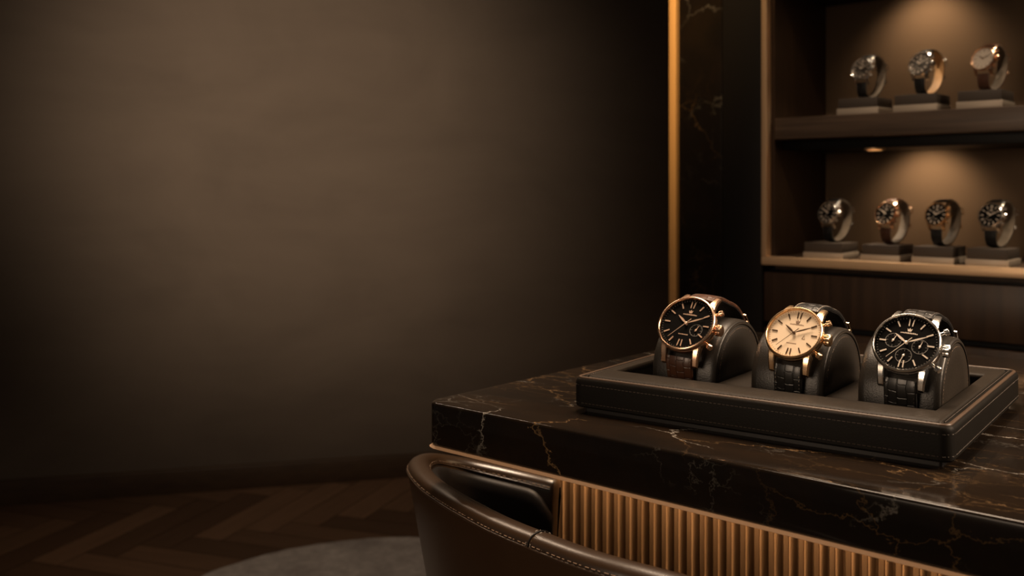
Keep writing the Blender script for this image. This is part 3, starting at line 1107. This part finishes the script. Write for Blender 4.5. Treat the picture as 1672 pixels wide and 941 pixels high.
shelf_specs = [
    # px0, px1, zshelf, face px, spec, watch label, plinth label
    (1366, 1434, 1.0503, 1405, dict(metal=M['steel'], dial=M['dial_grey'], mark=M['mark_pale'], print=M['print_grey'], strap=M['strap_black'], lining=M['lining_grey'], glint_beads=True, fat=1.6),
     'steel wristwatch with glint-beaded bezel and grey dial, leftmost on the upper shelf', 'two-tier plinth under the leftmost watch on the upper shelf'),
    (1458, 1530, 1.0503, 1500, dict(metal=M['steel'], dial=M['dial_grey'], mark=M['mark_pale'], print=M['print_grey'], strap=M['strap_black'], lining=M['lining_tan'], glint_beads=True, fat=1.9),
     'steel wristwatch with grey dial and tan strap lining, middle of the upper shelf', 'two-tier plinth under the middle watch on the upper shelf'),
    (1561, 1637, 1.0503, 1603.5, dict(metal=M['rose'], dial=M['dial_silver'], mark=M['mark_dark'], print=M['print_brown'], strap=M['strap_brown'], lining=M['lining_grey'], fat=0.6, seconds=False, emblem=False),
     'rose gold wristwatch with plain silver dial on the upper shelf', 'two-tier plinth under the silver-dialled watch on the upper shelf'),
    (1311, 1376, 0.8023, 1350, dict(metal=M['steel'], dial=M['dial_black'], mark=M['mark_pale'], print=M['print_grey'], strap=M['strap_black'], lining=M['lining_grey'], glint_beads=True, fat=1.9, time=(308, 300, 200)),
     'steel wristwatch with glint-beaded bezel and black dial, leftmost on the lower shelf', 'two-tier plinth at the left end of the lower shelf'),
    (1405, 1469, 0.8023, 1444, dict(metal=M['rose'], dial=M['dial_black'], mark=M['mark_pale'], print=M['print_grey'], strap=M['strap_brown'], lining=M['lining_grey'], fat=1.8, time=(308, 304, 200)),
     'rose gold wristwatch with brown strap, second from the left on the lower shelf', 'two-tier plinth second from the left on the lower shelf'),
    (1488, 1557, 0.8023, 1527, dict(metal=M['gold'], dial=M['dial_black'], mark=M['mark_pale'], print=M['print_grey'], strap=M['strap_black'], lining=M['lining_grey'], fat=1.8, handfat=1.5),
     'gold wristwatch with black dial and black strap, third from the left on the lower shelf', 'two-tier plinth third from the left on the lower shelf'),
    (1576, 1647, 0.8023, 1615.6, dict(metal=M['steel'], dial=M['dial_black'], mark=M['mark_pale'], print=M['print_grey'], strap=M['strap_black'], lining=M['lining_grey'], fat=1.6, handfat=1.5),
     'steel wristwatch with black dial and smooth bezel, rightmost on the lower shelf', 'two-tier plinth at the right end of the lower shelf'),
]
E2 = math.radians(17)
for px0, px1, zs, fpx, spw, wl, plb in shelf_specs:
    up_row = zs > 1
    plinth(px0, px1, zs, plb, 0.018, 0.072, 'plinths on the upper shelf' if up_row else 'plinths on the lower shelf')
    spw['R'] = 0.0198; spw['strap_w'] = 0.0200; spw['mode'] = 'loop'; spw['loop'] = LOOP; spw['double6'] = False
    YAW = math.radians(17)
    Pl = P * math.cos(YAW) + D * math.sin(YAW); Dl = D * math.cos(YAW) - P * math.sin(YAW)
    Zl = -Pl * math.cos(E2) + Zv * math.sin(E2)
    Yl = Pl * math.sin(E2) + Zv * math.cos(E2)
    low = min((y * math.cos(E2) + z * math.sin(E2)) for y, z in [(p.x, p.y) for p in catmull([(y, z, 0) for y, z in LOOP], 7)])
    sb = 0.018 + 0.022
    s_ = s_at(fpx, sb)
    loc = WROT @ Vector((s_, sb, zs + 0.0276 - low + 0.0018))
    build_watch(wl, frame_of(loc, Dl, Yl, Zl), spw, 'wristwatches on the upper shelf' if up_row else 'wristwatches on the lower shelf')

# ------------------------------------------------------------------ tub chair
ctl = [at(905, 781, 0.281), at(860, 770, 0.278), at(810, 758.5, 0.273), at(765, 749, 0.267), at(728, 742.5, 0.260), at(702, 740, 0.254), at(686, 745, 0.249), at(685, 757, 0.245), at(703, 778, 0.241), at(735, 800, 0.238), at(778, 824, 0.236), at(825, 847, 0.234), at(886, 871, 0.2325),
       at(948, 894, 0.231), at(1010, 913, 0.23), at(1075, 930, 0.23)]
Mid = at(1100, 936.5, 0.23)
bax = Vector((math.cos(math.radians(-38)), math.sin(math.radians(-38)), 0)); fax = Vector((-bax.y, bax.x, 0))
left = []
for p in ctl:
    d = p - Mid
    left.append((d.dot(bax), d.dot(fax), p.z))
left_s = left[:-1]
ctl_all = [Vector(p) for p in left_s] + [Vector((0, 0.0, 0.69))] + [Vector((-x, y, z)) for x, y, z in left_s[::-1]]
path = catmull(ctl_all, 8)
# smooth, then resample evenly
for _ in range(5):
    path = [path[0]] + [(path[i - 1] + path[i] * 2 + path[i + 1]) / 4 for i in range(1, len(path) - 1)] + [path[-1]]
Ls = [0]
for a, c in zip(path[:-1], path[1:]): Ls.append(Ls[-1] + (c - a).length)
NS = 150
res = []; j = 0
for k in range(NS + 1):
    t = Ls[-1] * k / NS
    while j < len(Ls) - 2 and Ls[j + 1] < t: j += 1
    f_ = (t - Ls[j]) / (Ls[j + 1] - Ls[j])
    res.append(path[j].lerp(path[j + 1], f_))
path = res
CH_ORG = Mid + fax * 0.13; CH_ORG.z = 0
chair = thing('tub_chair', 'dark brown leather tub chair tucked under the marble desk', 'chair', CH_ORG, math.atan2(bax.y, bax.x))
OFF = Vector((0, -0.13, 0))
path = [p + OFF for p in path]
tang = []; nrm = []
for i in range(len(path)):
    t = path[min(i + 1, NS)] - path[max(i - 1, 0)]; t.z = 0; t.normalize()
    tang.append(t); nrm.append(Vector((-t.y, t.x, 0)))   # interior lies on the left of the path
cenv = sum(path, Vector()) / len(path)
if nrm[NS // 2].dot(cenv - path[NS // 2]) < 0: nrm = [-n for n in nrm]
# nrm points inward
HT = 0.0102
ZB = 0.37
def shell_ring(i, shrink=1.0, push=0.0, drop=0.0):
    p = path[i] + tang[i] * push; n = nrm[i]
    zt = p.z - drop
    prof = []
    Hh = zt - ZB
    def pt(o, h):
        return p + n * (o * shrink) + Vector((0, 0, -drop - h))
    outer = [(-HT + 0.18 * h * 1.0 - 0.0018, h) for h in (Hh, Hh * 0.75, Hh * 0.5, Hh * 0.3, 0.03, 0.012)]
    out = []
    for o, h in outer:
        out.append(p + n * (o if shrink == 1.0 else (o + HT) * 1 - HT * shrink) + Vector((0, 0, -drop - h)))
    top = []
    for k in range(9):
        a = PI - PI * k / 8
        top.append(p + n * (HT * shrink * math.cos(a)) + Vector((0, 0, -drop - 0.0075 + 0.0075 * math.sin(a))))
    inn = []
    for h in (0.012, 0.03, Hh * 0.3, Hh * 0.5, Hh * 0.75, Hh):
        o = HT + 0.10 * h
        inn.append(p + n * (o if shrink == 1.0 else (o - HT) + HT * shrink) + Vector((0, 0, -drop - h)))
    return out + top + inn


b = B()
rings = []
for k in range(5):
    a = PI / 2 * (1 - k / 5)
    rings.append(shell_ring(0, max(0.25, math.cos(a)), -0.006 * math.sin(a), 0.008 * (1 - math.cos(a))))
rings += [shell_ring(i) for i in range(NS + 1)]
for k in range(1, 6):
    a = PI / 2 * k / 5
    rings.append(shell_ring(NS, max(0.25, math.cos(a)), 0.006 * math.sin(a), 0.008 * (1 - math.cos(a))))
b.loft(rings)
b.build('shell', M['chair_leather'], chair, sharp=70)
# seams along both edges of the rim
for sgn, nm in ((-1, 'outer_piping'), (1, 'inner_piping')):
    b = B()
    b.tube([path[i] + nrm[i] * (sgn * (HT + 0.0002)) + Vector((0, 0, -0.0088)) for i in range(NS + 1)], 0.0011, 6)
    pp = b.build(nm, M['chair_leather'], chair, sharp=80)
    b = B(); dashes(b, [path[i] + nrm[i] * (sgn * (HT + 0.0001)) + Vector((0, 0, -0.0066)) for i in range(NS + 1)], False, 0.0052, 0.0034, 0.00035)
    b.build('stitching', M['thread'], pp)
# cross seam on the rim
pxs = [(WR, abs(WR - 0)) for WR in range(0)]
def seam_at(i, nm):
    b = B()
    pts = []
    for k in range(13):
        a = PI - PI * k / 12
        pts.append(path[i] + nrm[i] * ((HT + 0.0004) * math.cos(a)) + Vector((0, 0, -0.0075 + 0.0079 * math.sin(a))))
    b.tube(pts, 0.0006, 6)
    s_ = b.build(nm, M['chair_inner'], chair, sharp=80)
    b = B()
    for off in (-0.0024, 0.0024):
        dashes(b, [p + tang[i] * off for p in pts], False, 0.0042, 0.0026, 0.00035)
    b.build('stitching', M['thread_pale'], s_)
# index whose position is seen near px 884
MW = Matrix.Translation(CH_ORG) @ Matrix.Rotation(math.atan2(bax.y, bax.x), 4, 'Z')
best = min(range(NS // 4, NS // 2 + 10), key=lambda i: abs(CX + F * (MW @ path[i]).x / (MW @ path[i]).y - 884))
seam_at(best, 'rim_seam'); seam_at(NS - best, 'rim_seam')
# inner pad
b = B()
rings = []
I0, I1 = 0, NS
for i in range(I0, I1 + 1):
    p = path[i] + tang[i] * (-0.0055 if i == 0 else (0.0055 if i == NS else 0)); n = nrm[i]
    e = min(i - I0, I1 - i) * Ls[-1] / NS
    rr = 0.022
    top = 0.0115 + (rr - math.sqrt(max(0, rr * rr - (rr - e) ** 2)) if e < rr else 0)
    th = 0.008 * min(1, 0.5 + e / 0.01)
    zz = 0.43
    Hh = p.z - zz
    ring = []
    for h, o in ((top, 0.0005), (top, th * 0.6), (top + 0.004, th * 0.9), (top + 0.012, th)):
        ring.append((h, o))
    for fr_ in (0.35, 0.65, 1.0):
        h = top + 0.012 + (Hh - top - 0.012) * fr_
        ring.append((h, th))
    ring.append((Hh, 0.0005))
    rings.append([p + n * (HT + 0.10 * h + o) + Vector((0, 0, -h)) for h, o in ring])
b.loft(rings)
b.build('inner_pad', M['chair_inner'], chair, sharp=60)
# seat cushion: polygon of the inner faces, shrunk
def inner_loop(z, gap):
    return [Vector(((path[i] + nrm[i] * (HT + 0.10 * (path[i].z - z) + gap)).x, (path[i] + nrm[i] * (HT + 0.10 * (path[i].z - z) + gap)).y, z)) for i in range(2, NS - 1, 2)]
b = B()
b.loft([inner_loop(0.372, 0.0015), inner_loop(0.415, 0.0015), inner_loop(0.428, 0.004), inner_loop(0.4285, 0.012)])
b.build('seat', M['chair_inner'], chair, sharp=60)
b = B()
b.lathe([(0.11, 0.0), (0.11, 0.006), (0.104, 0.012), (0.03, 0.018), (0.022, 0.03), (0.022, 0.34), (0.06, 0.3695)], 64, cap0=True, cap1=True)
b.build('pedestal', M['bronze'], chair, label='round metal pedestal foot')


# ------------------------------------------------------------------ lights
def spot(name, loc, target, power, col=WARM, size=0.05, angle=60, blend=0.8):
    d = bpy.data.lights.new(name, 'SPOT'); d.energy = power; d.color = col
    d.shadow_soft_size = size; d.spot_size = math.radians(angle); d.spot_blend = blend
    o = bpy.data.objects.new(name, d); COL.objects.link(o)
    o.location = loc
    o.rotation_euler = (Vector(target) - Vector(loc)).to_track_quat('-Z', 'Y').to_euler()
    return o


def area(name, loc, target, power, sx, sy, col=WARM, spread=180):
    d = bpy.data.lights.new(name, 'AREA'); d.energy = power; d.color = col
    d.shape = 'RECTANGLE'; d.size = sx; d.size_y = sy; d.spread = math.radians(spread)
    o = bpy.data.objects.new(name, d); COL.objects.link(o)
    o.location = loc
    o.rotation_euler = (Vector(target) - Vector(loc)).to_track_quat('-Z', 'Y').to_euler()
    return o


KEY = (1.0, 0.74, 0.52)
area('desk_softbox', (0.22, 1.08, 2.0), (0.24, 0.74, 0.78), 7.8, 0.6, 0.45, KEY, 75)
area('side_softbox', (1.15, 0.55, 1.35), (0.26, 0.72, 0.80), 4.0, 0.5, 0.5, KEY, 60)  # added light on the right for the watch metal to reflect
area('front_softbox', (-0.95, -0.30, 1.05), (0.25, 0.72, 0.80), 0.75, 0.6, 0.7, KEY, 40)  # added light behind the camera, gives the lower lugs a reflection
spot('wall_spot', (-0.72, 0.55, 1.95), (-0.70, 3.07, 1.19), 200, (1.0, 0.80, 0.61), 0.30, 41.5, 1.0)
spot('floor_spot', (-0.75, 1.7, 2.6), (-0.40, 2.65, 0.0), 38, (1.0, 0.80, 0.62), 0.15, 56, 1.0)
spot('pilaster_spot', (0.05, 1.30, 2.4), (0.30, 1.88, 1.38), 210, (1.0, 0.64, 0.30), 0.04, 24, 0.9)
spot('cabinet_spot', (0.15, 0.75, 2.3), (0.78, 1.52, 0.98), 50, (1.0, 0.74, 0.52), 0.05, 40, 0.8)
for k, (lp, sy) in enumerate(lamps):
    if sy > 0.1:
        spot('cabinet_light', lp, lp + P * 0.12 + Vector((0, 0, -0.11)), 1.25, (1.0, 0.70, 0.43), 0.012, 112, 0.8)  # added light without a fixture, brightens the back panel
    else:
        spot('cabinet_light', lp, lp - P * 0.03 + Vector((0, 0, -0.2)), 1.6, (1.0, 0.78, 0.55), 0.010, 96, 0.6)
a_ = MATD = Matrix.Translation(DF) @ Matrix.Rotation(ROT_D, 4, 'Z')
lc = MATD @ Vector(((XB + XE) / 2, LY, ZT - 0.0105))
lt = MATD @ Vector(((XB + XE) / 2, REC, ZT - 0.10))
lo = area('desk_led', lc, lt, 2.8, XE - XB, 0.01, (1.0, 0.68, 0.38), 150)
# orient its long side along the desk
zax = (lc - lt).normalized(); xax = D.copy(); yax = zax.cross(xax).normalized()
mt = Matrix.Identity(4); mt.col[0] = (*xax, 0); mt.col[1] = (*yax, 0); mt.col[2] = (*zax, 0); mt.col[3] = (*lc, 1)
lo.matrix_world = mt

sl = Vector((-0.75, 2.50, 2.66)); sz = (sl - Vector((0.2, 0.6, 0.75))).normalized()
sx = (D - sz * D.dot(sz)).normalized(); sy_ = sz.cross(sx)
st = area('added_edge_light', sl, (0.2, 0.6, 0.75), 2.2, 1.6, 0.04, KEY, 60)  # light added only to put a highlight on the desk's front edge
mt = Matrix.Identity(4); mt.col[0] = (*sx, 0); mt.col[1] = (*sy_, 0); mt.col[2] = (*sz, 0); mt.col[3] = (*sl, 1)
st.matrix_world = mt
wd = bpy.data.worlds.new('dim_room'); sc.world = wd; wd.use_nodes = True
wd.node_tree.nodes['Background'].inputs['Color'].default_value = (1.0, 0.86, 0.72, 1)
wd.node_tree.nodes['Background'].inputs['Strength'].default_value = 0.045

sc.view_settings.view_transform = 'Standard'
sc.view_settings.look = 'None'
sc.view_settings.exposure = 0.0
sc.view_settings.gamma = 1.0
sc.view_settings.use_curve_mapping = False
